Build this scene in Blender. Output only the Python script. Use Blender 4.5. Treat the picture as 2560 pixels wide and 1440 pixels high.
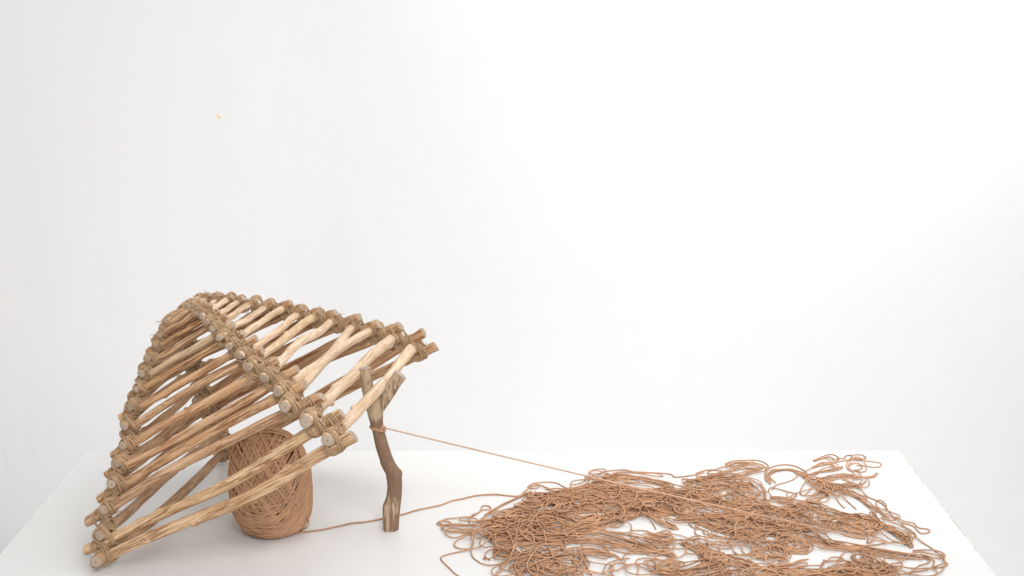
import bpy, math, random
import numpy as np
from mathutils import Vector, Matrix

for o in list(bpy.data.objects): bpy.data.objects.remove(o)
SC = bpy.context.scene
COL = SC.collection
RNG = np.random.default_rng(7)
random.seed(7)

# ------------------------------------------------------------------ camera
FPX = 3337.1                       # focal length in pixels of the 2560 px wide photograph
PITCH = math.radians(13.976)
cam_data = bpy.data.cameras.new("camera")
cam = bpy.data.objects.new("camera", cam_data); COL.objects.link(cam)
cam.location = (0, 0, 1.0)
cam.rotation_euler = (math.pi/2 - PITCH, 0, 0)
cam_data.sensor_width = 36.0
cam_data.lens = 36.0*FPX/2560
cam_data.clip_start = .05; cam_data.clip_end = 50
SC.camera = cam
SC.render.resolution_x = 1024; SC.render.resolution_y = 576

# ------------------------------------------------------------------ world, lamps, exposure
world = bpy.data.worlds.new("World"); SC.world = world
world.use_nodes = True
bgn = world.node_tree.nodes["Background"]
bgn.inputs[0].default_value = (1.0, .998, .994, 1)
bgn.inputs[1].default_value = .46

def area_light(name, loc, target, sx, sy, power, color):
    d = bpy.data.lights.new(name, 'AREA'); d.shape = 'RECTANGLE'; d.size = sx; d.size_y = sy
    d.energy = power; d.color = color
    o = bpy.data.objects.new(name, d); COL.objects.link(o); o.location = loc
    o.rotation_euler = (Vector(target)-Vector(loc)).to_track_quat('-Z', 'Y').to_euler()
    return o
area_light("softbox_overhead", (.25, 2.45, 2.3), (-.1, 2.2, 0), 1.5, 1.0, 5, (1, .99, .975)).data.spread = math.radians(110)
area_light("softbox_right", (1.5, 2.1, 1.9), (.1, 2.3, 0), 1.2, 1.0, 3.5, (1, .99, .98)).data.spread = math.radians(110)
area_light("softbox_front", (.7, -.2, 2.1), (-.1, 2.3, .1), 1.8, 1.4, 21, (1, .99, .98)).data.spread = math.radians(100)
area_light("added_wall_fill", (1.2, 2.8, 2.3), (1.25, 3.6, .3), 1.7, .4, 13.5, (1, 1, 1)).data.spread = math.radians(90)  # unseen lamp added to brighten the right of the wall
area_light("added_wall_fill_centre", (.0, 2.9, 2.4), (-.1, 3.6, .8), 1.8, .3, 3.5, (1, 1, 1)).data.spread = math.radians(90)  # second unseen lamp, added to even out the wall
area_light("added_wall_uplight", (.1, 2.9, -.6), (.1, 3.6, .3), 1.3, .3, 1.2, (1, 1, 1))  # uplight added out of sight behind the table to lift the wall
SC.view_settings.view_transform = 'Standard'
try: SC.view_settings.look = 'None'
except Exception: pass
SC.view_settings.exposure = 0.0
SC.view_settings.gamma = 1.0

# ------------------------------------------------------------------ helpers
def rays(px, py):
    return np.array([(px-1280)/FPX, math.cos(PITCH)+(720-py)/FPX*math.sin(PITCH), -math.sin(PITCH)+(720-py)/FPX*math.cos(PITCH)])
CAMP = np.array([0, 0, 1.0])
def ground(px, py, z=0.0):
    d = rays(px, py); return CAMP + d*((z-1.0)/d[2])
def at_depth(px, py, y):
    d = rays(px, py); return CAMP + d*(y/d[1])
def proj(P):
    P = np.asarray(P, float)-CAMP
    fw = np.array([0, math.cos(PITCH), -math.sin(PITCH)]); up = np.array([0, math.sin(PITCH), math.cos(PITCH)])
    z = P@fw
    return np.array([1280+FPX*P[0]/z, 720-FPX*(P@up)/z])

def mesh_object(name, V, F, mats, parent=None, midx=None, smooth=True, uv=None):
    """V (n,3); F (m,4) or list of faces"""
    me = bpy.data.meshes.new(name)
    if isinstance(F, np.ndarray):
        n, k = F.shape
        me.vertices.add(len(V)); me.vertices.foreach_set('co', np.asarray(V, np.float32).ravel())
        me.loops.add(n*k); me.loops.foreach_set('vertex_index', F.astype(np.int32).ravel())
        me.polygons.add(n); me.polygons.foreach_set('loop_start', np.arange(0, n*k, k, dtype=np.int32))
        me.polygons.foreach_set('loop_total', np.full(n, k, np.int32))
        me.update(calc_edges=True)
    else:
        me.from_pydata([tuple(v) for v in V], [], F); me.update()
    if midx is not None: me.polygons.foreach_set('material_index', np.asarray(midx, np.int32))
    me.polygons.foreach_set('use_smooth', np.full(len(me.polygons), smooth))
    if uv is not None:
        l = me.uv_layers.new(name='uv'); l.data.foreach_set('uv', np.asarray(uv, np.float32).ravel())
    for m in mats: me.materials.append(m)
    o = bpy.data.objects.new(name, me); COL.objects.link(o)
    if parent is not None: o.parent = parent
    return o
def thing(name, label, cat, loc=(0, 0, 0), group=None):
    o = bpy.data.objects.new(name, None); COL.objects.link(o); o.location = loc
    o.empty_display_size = .02
    o['label'] = label; o['category'] = cat
    if group: o['group'] = group
    return o

def frames(P):
    T = np.gradient(P, axis=0); T /= np.linalg.norm(T, axis=1)[:, None]+1e-12
    ref = np.array([0, 0, 1.0]) if abs(T[0][2]) < .9 else np.array([1.0, 0, 0])
    n = np.cross(T[0], ref); n /= np.linalg.norm(n)
    Ns = np.empty_like(P); Ns[0] = n
    for i in range(1, len(P)):
        n = n - T[i]*(n@T[i]); n /= (np.linalg.norm(n)+1e-12); Ns[i] = n
    return T, Ns, np.cross(T, Ns)

class Tubes:
    """collects many swept cords into one mesh"""
    def __init__(s): s.V = []; s.F = []; s.U = []; s.n = 0
    def add(s, P, r, k=6, closed=False, cap=True):
        P = np.asarray(P, float)
        if closed: P = np.vstack([P, P[:1]])
        m = len(P)
        T, N, B = frames(P)
        if np.isscalar(r): r = np.full(m, r)
        a = np.arange(k)*2*math.pi/k
        ring = (N[:, None, :]*np.cos(a)[None, :, None]+B[:, None, :]*np.sin(a)[None, :, None])*r[:, None, None]+P[:, None, :]
        V = ring.reshape(-1, 3)
        i = np.arange(m-1)[:, None]*k; j = np.arange(k)[None, :]; j2 = (j+1) % k
        F = np.stack([i+j, i+j2, i+k+j2, i+k+j], -1).reshape(-1, 4)
        L = np.concatenate([[0], np.cumsum(np.linalg.norm(np.diff(P, axis=0), axis=1))])+random.random()*3
        u0 = L[:-1][:, None]+0*j; u1 = L[1:][:, None]+0*j; v0 = (j/k)+0*i; v1 = ((j+1)/k)+0*i
        U = np.stack([np.stack([u0, v0], -1), np.stack([u0, v1], -1), np.stack([u1, v1], -1), np.stack([u1, v0], -1)], 2).reshape(-1, 2)
        if cap and not closed:
            V = np.vstack([V, P[:1]-T[:1]*r[0]*.5, P[-1:]+T[-1:]*r[-1]*.5])
            c0, c1 = m*k, m*k+1
            jj = np.arange(k); b = (m-1)*k
            capf = np.vstack([np.stack([np.full(k, c0), (jj+1) % k, jj, jj], -1)])
            # quads with a doubled corner are avoided: build pairs of ring faces instead
            q = []
            for t in range(0, k-1, 2):
                q.append([c0, (t+2) % k, t+1, t]); q.append([c1, b+t, b+t+1, b+(t+2) % k])
            F = np.vstack([F, np.array(q)])
            U = np.vstack([U, np.zeros((len(q)*4, 2))+U[0]])
        s.V.append(V); s.F.append(F+s.n); s.U.append(U); s.n += len(V)
    def build(s, name, mats, parent=None):
        V = np.vstack(s.V)
        if parent is not None: V = V-np.array(parent.location)
        return mesh_object(name, V, np.vstack(s.F), mats, parent, uv=np.vstack(s.U))

def smooth_path(pts, step):
    """Catmull-Rom through pts (n,d), resampled evenly"""
    P = np.asarray(pts, float)
    P = np.vstack([2*P[0]-P[1], P, 2*P[-1]-P[-2]])
    out = []
    for i in range(1, len(P)-2):
        p0, p1, p2, p3 = P[i-1:i+3]
        n = max(2, int(np.linalg.norm(p2-p1)/step*1.5)+2)
        t = np.linspace(0, 1, n, endpoint=False)[:, None]
        out.append(.5*((2*p1)+(-p0+p2)*t+(2*p0-5*p1+4*p2-p3)*t*t+(-p0+3*p1-3*p2+p3)*t**3))
    out.append(P[-2][None]); Q = np.vstack(out)
    L = np.concatenate([[0], np.cumsum(np.linalg.norm(np.diff(Q, axis=0), axis=1))])
    n = max(3, int(L[-1]/step)+1)
    s = np.linspace(0, L[-1], n)
    return np.stack([np.interp(s, L, Q[:, d]) for d in range(Q.shape[1])], -1)

# ------------------------------------------------------------------ materials
def new_mat(name):
    m = bpy.data.materials.new(name); m.use_nodes = True
    nt = m.node_tree; b = nt.nodes['Principled BSDF']
    return m, nt, b
def N(nt, typ, **kw):
    n = nt.nodes.new(typ)
    for k, v in kw.items(): setattr(n, k, v)
    return n
def lnk(nt, a, b): nt.links.new(a, b)
def noise(nt, vec, scale, detail=4, rough=.55, mapping=None):
    if mapping is not None:
        mp = N(nt, 'ShaderNodeMapping'); mp.inputs['Scale'].default_value = mapping
        lnk(nt, vec, mp.inputs['Vector']); vec = mp.outputs[0]
    n = N(nt, 'ShaderNodeTexNoise'); n.inputs['Scale'].default_value = scale
    n.inputs['Detail'].default_value = detail; n.inputs['Roughness'].default_value = rough
    lnk(nt, vec, n.inputs['Vector']); return n.outputs['Fac']
def ramp(nt, fac, stops):
    r = N(nt, 'ShaderNodeValToRGB')
    while len(r.color_ramp.elements) < len(stops): r.color_ramp.elements.new(.5)
    for e, (p, c) in zip(r.color_ramp.elements, stops):
        e.position = p; e.color = (*c, 1) if len(c) == 3 else c
    lnk(nt, fac, r.inputs[0]); return r.outputs[0]
def mixc(nt, fac, a, b, mode='MIX'):
    m = N(nt, 'ShaderNodeMix', data_type='RGBA', blend_type=mode)
    for s, v in ((m.inputs[0], fac), (m.inputs[6], a), (m.inputs[7], b)):
        if isinstance(v, (int, float)): s.default_value = v
        elif isinstance(v, tuple): s.default_value = (*v, 1)
        else: lnk(nt, v, s)
    return m.outputs[2]
def math_(nt, op, a, b=None):
    m = N(nt, 'ShaderNodeMath', operation=op)
    for i, v in enumerate((a, b)):
        if v is None: continue
        if isinstance(v, (int, float)): m.inputs[i].default_value = v
        else: lnk(nt, v, m.inputs[i])
    return m.outputs[0]
def bump(nt, b, h, strength, dist):
    n = N(nt, 'ShaderNodeBump'); n.inputs['Strength'].default_value = strength; n.inputs['Distance'].default_value = dist
    lnk(nt, h, n.inputs['Height']); lnk(nt, n.outputs[0], b.inputs['Normal'])

def wood_material():
    """debarked stick: object colour sets the wood, its alpha how much torn fibre is left"""
    m, nt, b = new_mat('peeled_wood')
    tc = N(nt, 'ShaderNodeTexCoord').outputs['Object']
    oi = N(nt, 'ShaderNodeObjectInfo')
    off = N(nt, 'ShaderNodeVectorMath', operation='ADD')
    sc = N(nt, 'ShaderNodeVectorMath', operation='SCALE')
    cmb = N(nt, 'ShaderNodeCombineXYZ')
    for i in range(3): lnk(nt, oi.outputs['Random'], cmb.inputs[i])
    lnk(nt, cmb.outputs[0], sc.inputs[0]); sc.inputs['Scale'].default_value = 7.3
    lnk(nt, tc, off.inputs[0]); lnk(nt, sc.outputs[0], off.inputs[1]); v = off.outputs[0]
    fine = noise(nt, v, 1, 5, .65, (520, 520, 16))
    streak = noise(nt, v, 1, 5, .6, (300, 300, 13))
    patch = noise(nt, v, 1, 3, .5, (60, 60, 11))
    big = noise(nt, v, 1, 2, .5, (30, 30, 4))
    base = oi.outputs['Color']
    c1 = mixc(nt, ramp(nt, fine, [(.38, (.0,)*3), (.62, (1,)*3)]), mixc(nt, 1.0, base, (.74, .64, .54), 'MULTIPLY'), mixc(nt, 1.0, base, (1.12, 1.12, 1.12), 'MULTIPLY'))
    # strips of torn inner bark
    sm = math_(nt, 'MULTIPLY', ramp(nt, streak, [(.475, (0,)*3), (.54, (1,)*3)]), ramp(nt, patch, [(.36, (.0,)*3), (.52, (1,)*3)]))
    sm = math_(nt, 'MULTIPLY', sm, oi.outputs['Alpha'])
    c2 = mixc(nt, sm, c1, mixc(nt, 1.0, base, (.41, .26, .175), 'MULTIPLY'))
    gm = math_(nt, 'MULTIPLY', ramp(nt, big, [(.50, (0,)*3), (.66, (1,)*3)]), .45)
    c3 = mixc(nt, gm, c2, mixc(nt, 1.0, c2, (.86, .72, .60), 'MULTIPLY'))
    # small dark specks
    sp = noise(nt, v, 1, 2, .5, (260, 260, 120))
    c4 = mixc(nt, math_(nt, 'MULTIPLY', ramp(nt, sp, [(.68, (0,)*3), (.74, (1,)*3)]), .6), c3, (.16, .085, .045))
    lnk(nt, c4, b.inputs['Base Color']); b.inputs['Roughness'].default_value = .78
    b.inputs['Specular IOR Level'].default_value = .25
    h = math_(nt, 'SUBTRACT', math_(nt, 'ADD', math_(nt, 'MULTIPLY', fine, .6), streak), math_(nt, 'MULTIPLY', sm, .5))
    bump(nt, b, h, .8, .0011)
    return m
def cut_material(name, col, pith=(.10, .06, .035)):
    m, nt, b = new_mat(name)
    uv = N(nt, 'ShaderNodeUVMap').outputs[0]
    sep = N(nt, 'ShaderNodeSeparateXYZ'); lnk(nt, uv, sep.inputs[0])   # u = distance from pith 0..1
    tc = N(nt, 'ShaderNodeTexCoord').outputs['Object']
    nz = noise(nt, tc, 260, 3)
    r = math_(nt, 'ADD', sep.outputs[0], math_(nt, 'MULTIPLY', math_(nt, 'SUBTRACT', nz, .5), .25))
    rings = math_(nt, 'SINE', math_(nt, 'MULTIPLY', r, 34))
    c = mixc(nt, math_(nt, 'MULTIPLY', math_(nt, 'ADD', rings, 1), .10), col, tuple(x*.62 for x in col))
    c = mixc(nt, ramp(nt, nz, [(.5, (0,)*3), (.75, (.5,)*3)]), c, tuple(x*.66 for x in col))
    pm = ramp(nt, r, [(.07, (.75,)*3), (.15, (0,)*3)])
    c = mixc(nt, pm, c, pith)
    oi = N(nt, 'ShaderNodeObjectInfo')
    c = mixc(nt, math_(nt, 'MULTIPLY', oi.outputs['Random'], .45), c, mixc(nt, 1.0, c, (.66, .60, .54), 'MULTIPLY'))
    edge = ramp(nt, r, [(.86, (0,)*3), (1.0, (.8,)*3)])
    c = mixc(nt, edge, c, (col[0]*.62, col[1]*.5, col[2]*.38))
    lnk(nt, c, b.inputs['Base Color']); b.inputs['Roughness'].default_value = .85
    bump(nt, b, nz, .4, .0006)
    return m
def cord_material(name, ca, cb, pitch, bumpd, fuzz=.25):
    """twisted cord: u runs along it in metres, v around it"""
    m, nt, b = new_mat(name)
    uv = N(nt, 'ShaderNodeUVMap').outputs[0]
    sep = N(nt, 'ShaderNodeSeparateXYZ'); lnk(nt, uv, sep.inputs[0])
    ph = math_(nt, 'ADD', math_(nt, 'MULTIPLY', sep.outputs[0], 2*math.pi/pitch), math_(nt, 'MULTIPLY', sep.outputs[1], 2*math.pi))
    s = math_(nt, 'SINE', math_(nt, 'MULTIPLY', ph, 2.0))
    s01 = math_(nt, 'ADD', math_(nt, 'MULTIPLY', s, .5), .5)
    tc = N(nt, 'ShaderNodeTexCoord').outputs['Object']
    nz = noise(nt, tc, 900, 3, .6)
    lg = noise(nt, tc, 22, 3, .5)
    c = mixc(nt, ramp(nt, s01, [(.05, (0,)*3), (.6, (1,)*3)]), cb, ca)
    c = mixc(nt, ramp(nt, nz, [(.35, (0,)*3), (.7, (.55,)*3)]), c, tuple(x*.72 for x in ca))
    c = mixc(nt, ramp(nt, lg, [(.35, (0,)*3), (.7, (.45,)*3)]), c, tuple(min(1, x*1.25) for x in ca))
    # random lighter and darker lengths; light contrast between strands put into the colour
    cu = N(nt, 'ShaderNodeCombineXYZ'); lnk(nt, math_(nt, 'MULTIPLY', sep.outputs[0], 3.0), cu.inputs[0])
    un = noise(nt, cu.outputs[0], 1.0, 2, .5)
    c = mixc(nt, ramp(nt, un, [(.35, (0,)*3), (.65, (1,)*3)]), mixc(nt, 1.0, c, (.84, .81, .78), 'MULTIPLY'), mixc(nt, 1.0, c, (1.12, 1.13, 1.14), 'MULTIPLY'))
    lnk(nt, c, b.inputs['Base Color']); b.inputs['Roughness'].default_value = .92
    b.inputs['Specular IOR Level'].default_value = .12
    b.inputs['Sheen Weight'].default_value = fuzz; b.inputs['Sheen Roughness'].default_value = .6
    b.inputs['Sheen Tint'].default_value = (*[min(1, x*1.5) for x in ca], 1)
    bump(nt, b, math_(nt, 'ADD', s01, math_(nt, 'MULTIPLY', nz, .8)), .8, bumpd)
    return m
def bark_material():
    m, nt, b = new_mat('patchy_bark')
    tc = N(nt, 'ShaderNodeTexCoord').outputs['Object']
    sep = N(nt, 'ShaderNodeSeparateXYZ'); lnk(nt, tc, sep.inputs[0])
    fine = noise(nt, tc, 1, 5, .65, (420, 420, 45))
    mid = noise(nt, tc, 1, 4, .6, (240, 240, 30))
    patch = noise(nt, tc, 1, 3, .55, (60, 60, 22))
    pale = mixc(nt, fine, (.34, .24, .15), (.62, .47, .32))
    dark = mixc(nt, fine, (.12, .066, .042), (.36, .225, .145))
    # the bark is whole on the middle of the stick and scraped off towards foot and fork
    zc = ramp(nt, math_(nt, 'MULTIPLY', sep.outputs[2], 1/.30), [(.0, (.43,)*3), (.16, (.48,)*3), (.27, (.62,)*3), (.42, (.72,)*3), (.64, (.68,)*3), (.69, (.58,)*3), (.73, (.40,)*3), (1., (.38,)*3)])
    f = math_(nt, 'ADD', math_(nt, 'ADD', math_(nt, 'MULTIPLY', mid, .55), math_(nt, 'MULTIPLY', patch, .6)), math_(nt, 'MULTIPLY', fine, .25))
    f = math_(nt, 'ADD', f, zc)
    k = ramp(nt, math_(nt, 'MULTIPLY', f, .5), [(.565, (0,)*3), (.60, (1,)*3)])
    c = mixc(nt, k, pale, dark)
    lnk(nt, c, b.inputs['Base Color']); b.inputs['Roughness'].default_value = .72
    b.inputs['Specular IOR Level'].default_value = .3
    bump(nt, b, math_(nt, 'ADD', math_(nt, 'MULTIPLY', fine, .7), math_(nt, 'MULTIPLY', k, .7)), .8, .0012)
    return m
def paint_material(name, col, rough, bumps, scale, tint=None):
    m, nt, b = new_mat(name)
    tc = N(nt, 'ShaderNodeTexCoord').outputs['Object']
    a = noise(nt, tc, scale, 5, .6); f = noise(nt, tc, scale*30, 3, .6); g = noise(nt, tc, 1.6, 3, .5)
    c = mixc(nt, ramp(nt, a, [(.35, (0,)*3), (.7, (1,)*3)]), col, tuple(x*.985 for x in col))
    if tint: c = mixc(nt, ramp(nt, g, [(.42, (0,)*3), (.62, (1,)*3)]), c, tint)
    lnk(nt, c, b.inputs['Base Color'])
    r = math_(nt, 'ADD', math_(nt, 'MULTIPLY', a, .15), rough-.07); lnk(nt, r, b.inputs['Roughness'])
    b.inputs['Specular IOR Level'].default_value = .35
    bump(nt, b, math_(nt, 'ADD', a, math_(nt, 'MULTIPLY', f, .12)), .5, bumps)
    return m

WOOD = wood_material()
CUT = cut_material('sawn_end_grain', (.52, .41, .31))
CUTP = cut_material('grey_end_grain', (.50, .43, .37))
TWINE = cord_material('jute_twine', (.58, .405, .25), (.28, .175, .10), .006, .0005, .06)
YARN = cord_material('cotton_yarn', (.62, .37, .225), (.24, .12, .067), .007, .00035, .04)
LIT_YARN = cord_material('lit_cotton_yarn', (.70, .46, .31), (.46, .27, .17), .007, .00035, .04)  # same yarn, brightened: the light on the free cord is in its colour
BARK = bark_material()
WALLM = paint_material('wall_paint', (.81, .808, .805), .62, .003, 5, (.81, .802, .80))
TABLEM = paint_material('table_paint', (.735, .736, .732), .38, .0006, 9)

# ------------------------------------------------------------------ the setting
def box(name, x0, x1, y0, y1, z0, z1, mat, parent=None, bev=.0):
    V = [(x, y, z) for z in (z0, z1) for y in (y0, y1) for x in (x0, x1)]
    F = [(0, 2, 3, 1), (4, 5, 7, 6), (0, 1, 5, 4), (2, 6, 7, 3), (0, 4, 6, 2), (1, 3, 7, 5)]
    o = mesh_object(name, V, F, [mat], parent, smooth=False)
    if bev:
        md = o.modifiers.new('bevel', 'BEVEL'); md.width = bev; md.segments = 3
    return o
YW = 3.6
# wall and floor: one painted sheet each, long enough for a view from the side
XL, RC = -1.10, .62                      # left return of the wall and the radius of its plastered corner
_path = [(XL, .9), (XL, 1.5), (XL, 2.2), (XL, YW-RC)]+[(XL+RC-RC*math.cos(t), YW-RC+RC*math.sin(t)) for t in np.linspace(.1, math.pi/2-.05, 14)]+[(XL+RC, YW)]+[(x, YW) for x in np.linspace(XL+RC+.1, 4, 40)]
WP = []
for (a_, b_), (c_, d_) in zip(_path[:-1], _path[1:]):
    m_ = max(1, int(math.hypot(c_-a_, d_-b_)/.04))
    for q in range(m_): WP.append((a_+(c_-a_)*q/m_, b_+(d_-b_)*q/m_))
WP = np.array(WP+[_path[-1]])
WT = np.gradient(WP, axis=0); WT /= np.linalg.norm(WT, axis=1)[:, None]
nx, nz = len(WP), 70
zs = np.linspace(-.9, 3.0, nz)
arc = np.arange(nx)*.04
WN = np.stack([WT[:, 1], -WT[:, 0]], -1)              # towards the room
V = []
for z_ in zs:
    d_ = .004*np.sin(arc*1.7+.4)+.003*np.sin(z_*2.3+arc)
    V.append(np.stack([WP[:, 0]+WN[:, 0]*d_, WP[:, 1]+WN[:, 1]*d_, np.full(nx, z_)], -1))
V = np.vstack(V)
i = np.arange(nz-1)[:, None]*nx; j = np.arange(nx-1)[None, :]
F = np.stack([i+j, i+j+1, i+nx+j+1, i+nx+j], -1).reshape(-1, 4)
wall = mesh_object('wall', V, F, [WALLM]); wall['kind'] = 'structure'
floor = mesh_object('floor', [(-1.2, -2, -.9), (4, -2, -.9), (4, 3.7, -.9), (-1.2, 3.7, -.9)], [(0, 1, 2, 3)], [WALLM], smooth=False)
floor['kind'] = 'structure'
# plaster blisters and a yellow paint fleck on the wall
def wall_hit(px, py):
    """where the line of sight meets the wall: point and turn of the wall about z"""
    d = rays(px, py); best = None
    for q in range(len(WP)-1):
        a_, e_ = WP[q], WP[q+1]-WP[q]
        den = d[0]*e_[1]-d[1]*e_[0]
        if abs(den) < 1e-9: continue
        t = (a_[0]*e_[1]-a_[1]*e_[0])/den; u_ = (a_[0]*d[1]-a_[1]*d[0])/den
        if t > 0 and 0 <= u_ <= 1 and (best is None or t < best[0]): best = (t, q)
    t, q = best; P = CAMP+d*t
    dz = .004*math.sin(arc[q]*1.7+.4)+.003*math.sin(P[2]*2.3+arc[q])
    P = P+np.array([WN[q][0], WN[q][1], 0])*dz
    return P, math.atan2(WT[q][1], WT[q][0])
def blister(px, py, rx, rz, rise):
    rise *= .45
    c, turn = wall_hit(px, py); n, k = 16, 4; V = [(0, -rise, 0)]; F = []
    ph = random.random()*6
    for a in range(1, k+1):
        for b_ in range(n):
            t = 2*math.pi*b_/n; q = a/k; w = 1+.25*math.sin(2*t+ph)+.12*math.sin(3*t+2*ph)
            V.append((rx*q*w*math.cos(t), -rise*math.cos(q*math.pi/2)+(.006 if a == k else 0), rz*q*w*math.sin(t)))
    for b_ in range(n): F.append((0, 1+(b_+1) % n, 1+b_))
    for a in range(k-1):
        for b_ in range(n):
            F.append((1+a*n+b_, 1+a*n+(b_+1) % n, 1+(a+1)*n+(b_+1) % n, 1+(a+1)*n+b_))
    o = mesh_object('plaster_blister', V, F, [WALLM], wall); o.location = tuple(c); o.rotation_euler = (0, 0, turn)
for p in [(75, 1148, .007, .007, .004), (80, 1122, .003, .022, .003), (66, 1098, .003, .016, .002), (126, 1182, .003, .006, .002), (36, 184, .005, .006, .003),
          (200, 370, .006, .007, .002), (295, 370, .006, .01, .002), (122, 570, .002, .003, .002), (215, 262, .005, .006, .002), (196, 838, .004, .02, .002), (10, 1130, .003, .05, .002)]:
    blister(*p)
ym, nt, b = new_mat('yellow_paint'); b.inputs['Base Color'].default_value = (.86, .68, .25, 1); b.inputs['Roughness'].default_value = .5
c, turn = wall_hit(548, 291)
V = [(-.004, 0, .010), (-.001, 0, .011), (.0005, 0, .003), (.006, 0, -.003), (.005, 0, -.0075), (-.001, 0, -.009), (-.0045, 0, -.003)]
V = [(x*.8, 0, z*.75) for x, y, z in V]; V = V+[(x, .0012, z) for x, y, z in V]
F = [tuple(range(7))[::-1]]+[(q, (q+1) % 7, 7+(q+1) % 7, 7+q) for q in range(7)]
fl = mesh_object('paint_fleck', V, F, [ym], wall, smooth=False); fl.location = (c[0], c[1]-.0011, c[2]); fl['label'] = 'tiny yellow fleck of paint on the white wall'

table = thing('display_table', 'white painted table top carrying the stick trap and all the yarn', 'table', (0, 0, -.9))
top = box('table_top', -.882, .805, 1.35, 2.615, .86, .90, TABLEM, table, .0012)
box('table_body', -.86, .785, 1.38, 2.60, 0.0, .859, TABLEM, table, .002)
dm, nt, b = new_mat('chipped_edge'); b.inputs['Base Color'].default_value = (.50, .47, .45, 1); b.inputs['Roughness'].default_value = .9
for (x0, y0, x1, y1) in [(2266, 1152, 2272, 1160), (2284, 1174, 2295, 1187), (2299, 1192, 2312, 1208), (2349, 1260, 2354, 1265), (2362, 1277, 2366, 1281), (2371, 1289, 2385, 1308), (2386, 1309, 2400, 1328), (2404, 1333, 2410, 1340), (2431, 1368, 2438, 1376)]:
    a0 = ground(x0, y0); a1 = ground(x1, y1)
    V = []; n = 7
    for q in range(n):
        t = q/(n-1); y = a0[1]*(1-t)+a1[1]*t; w = .0009*math.sin(math.pi*min(max(t, .12), .88))*random.uniform(.7, 1.4)
        V += [(.8052-w*1.5, y, .9002), (.8056, y, .9002), (.8056, y, .8985)]
    F = []
    for q in range(n-1):
        s = q*3; F += [(s, s+3, s+4, s+1), (s+1, s+4, s+5, s+2)]
    mesh_object('edge_chip', V, F, [dm], table, smooth=False)

# ------------------------------------------------------------------ the stick trap
AX, AY, YAW, TILT, SS = -.68652, 2.05769, .20617, .54877, .67014
LV = np.array([
[0.0046, 0.0237, 0.0435, 0.0638, 0.0831, 0.1009, 0.1176, 0.1338, 0.15, 0.1661, 0.1817, 0.1962, 0.2089, 0.2198, 0.23, 0.2401, 0.2503],
[0.4993, 0.4792, 0.4579, 0.4374, 0.4184, 0.3996, 0.382, 0.3657, 0.3501, 0.3355, 0.3223, 0.3106, 0.2998, 0.2888, 0.2773, 0.2657, 0.254],
[0.0002, 0.0198, 0.0397, 0.0605, 0.081, 0.0998, 0.1174, 0.1346, 0.1519, 0.169, 0.1856, 0.2009, 0.214, 0.2247, 0.2341, 0.2431, 0.2521],
[0.4978, 0.4785, 0.4589, 0.4392, 0.4199, 0.4012, 0.3836, 0.3667, 0.3504, 0.3347, 0.32, 0.3068, 0.295, 0.2842, 0.274, 0.264, 0.2541],
[0.0007, 0.0363, 0.0703, 0.1009, 0.1284, 0.1535, 0.177, 0.1992, 0.2198, 0.2389, 0.256, 0.2704, 0.2819, 0.2914, 0.2999, 0.3081, 0.3163]])
vv = np.array([math.sin(YAW), math.cos(YAW), 0]); u0 = np.array([math.cos(YAW), -math.sin(YAW), 0]); zz = np.array([0, 0, 1.0])
uu = u0*math.cos(TILT)+zz*math.sin(TILT); nn = -u0*math.sin(TILT)+zz*math.cos(TILT)
def loc3(a, b_, c_): return np.array([AX, AY, 0.006])+a*uu+b_*vv+c_*nn
def lv(row, q): return float(np.interp(q, np.arange(17), LV[row]))
OBS = {
'ABl': {1:(238,1424),2:(215,1376),3:(215,1306),4:(247,1250),5:(265,1190),6:(283,1140),7:(305,1088),8:(298,1045),9:(322,994),10:(341,955),11:(350,922),12:(372,881),13:(381,852)},
'ABr': {1:(884,1092),2:(857,1035),3:(807,992),4:(762,962),5:(745,922),6:(693,900),7:(656,878),8:(641,845),9:(607,832),10:(583,811),11:(566,790),12:(547,779)},
'BCn': {1:(820,1102),2:(764,1056),3:(710,1020),4:(694,981),5:(660,947),6:(620,919),7:(599,890),8:(572,868),9:(547,845),10:(532,823),11:(516,806),12:(505,793),13:(494,783)},
'ADn': {1:(240,1406),2:(246,1341),3:(262,1275),4:(278,1212),5:(291,1161),6:(307,1117),7:(309,1068),8:(323,1020),9:(340,975),10:(353,936),11:(369,898),12:(388,864),13:(397,842),14:(404,823),15:(418,803)},
'CDr': {1:(1090,867),2:(1061,831),3:(1003,815),4:(948,811),5:(899,793),6:(840,782),7:(800,777),8:(757,770),9:(728,757),10:(683,756),11:(638,753),12:(608,746),13:(579,741)},
'CDl': {3:(535,1062),4:(519,1026),5:(500,994),6:(484,966),7:(478,922),8:(470,905),9:(462,892)}}
def toward(P, obs, w=.9):
    """slide a nominal stick end so that it sits where the photograph shows it"""
    if obs is None: return P
    J = np.zeros((2, 3))
    for i in range(3):
        d = np.zeros(3); d[i] = 1e-4; J[:, i] = (proj(P+d)-proj(P))/1e-4
    return P+np.linalg.pinv(J)@((np.array(obs)-proj(P))*w)

trap = thing('stick_trap', 'domed trap of peeled sticks lashed with twine, propped up on a forked stick', 'trap', (AX, AY, 0))
def clampz(P, r):
    P = P.copy(); P[2] = max(P[2], r+.0008); return P

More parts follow.
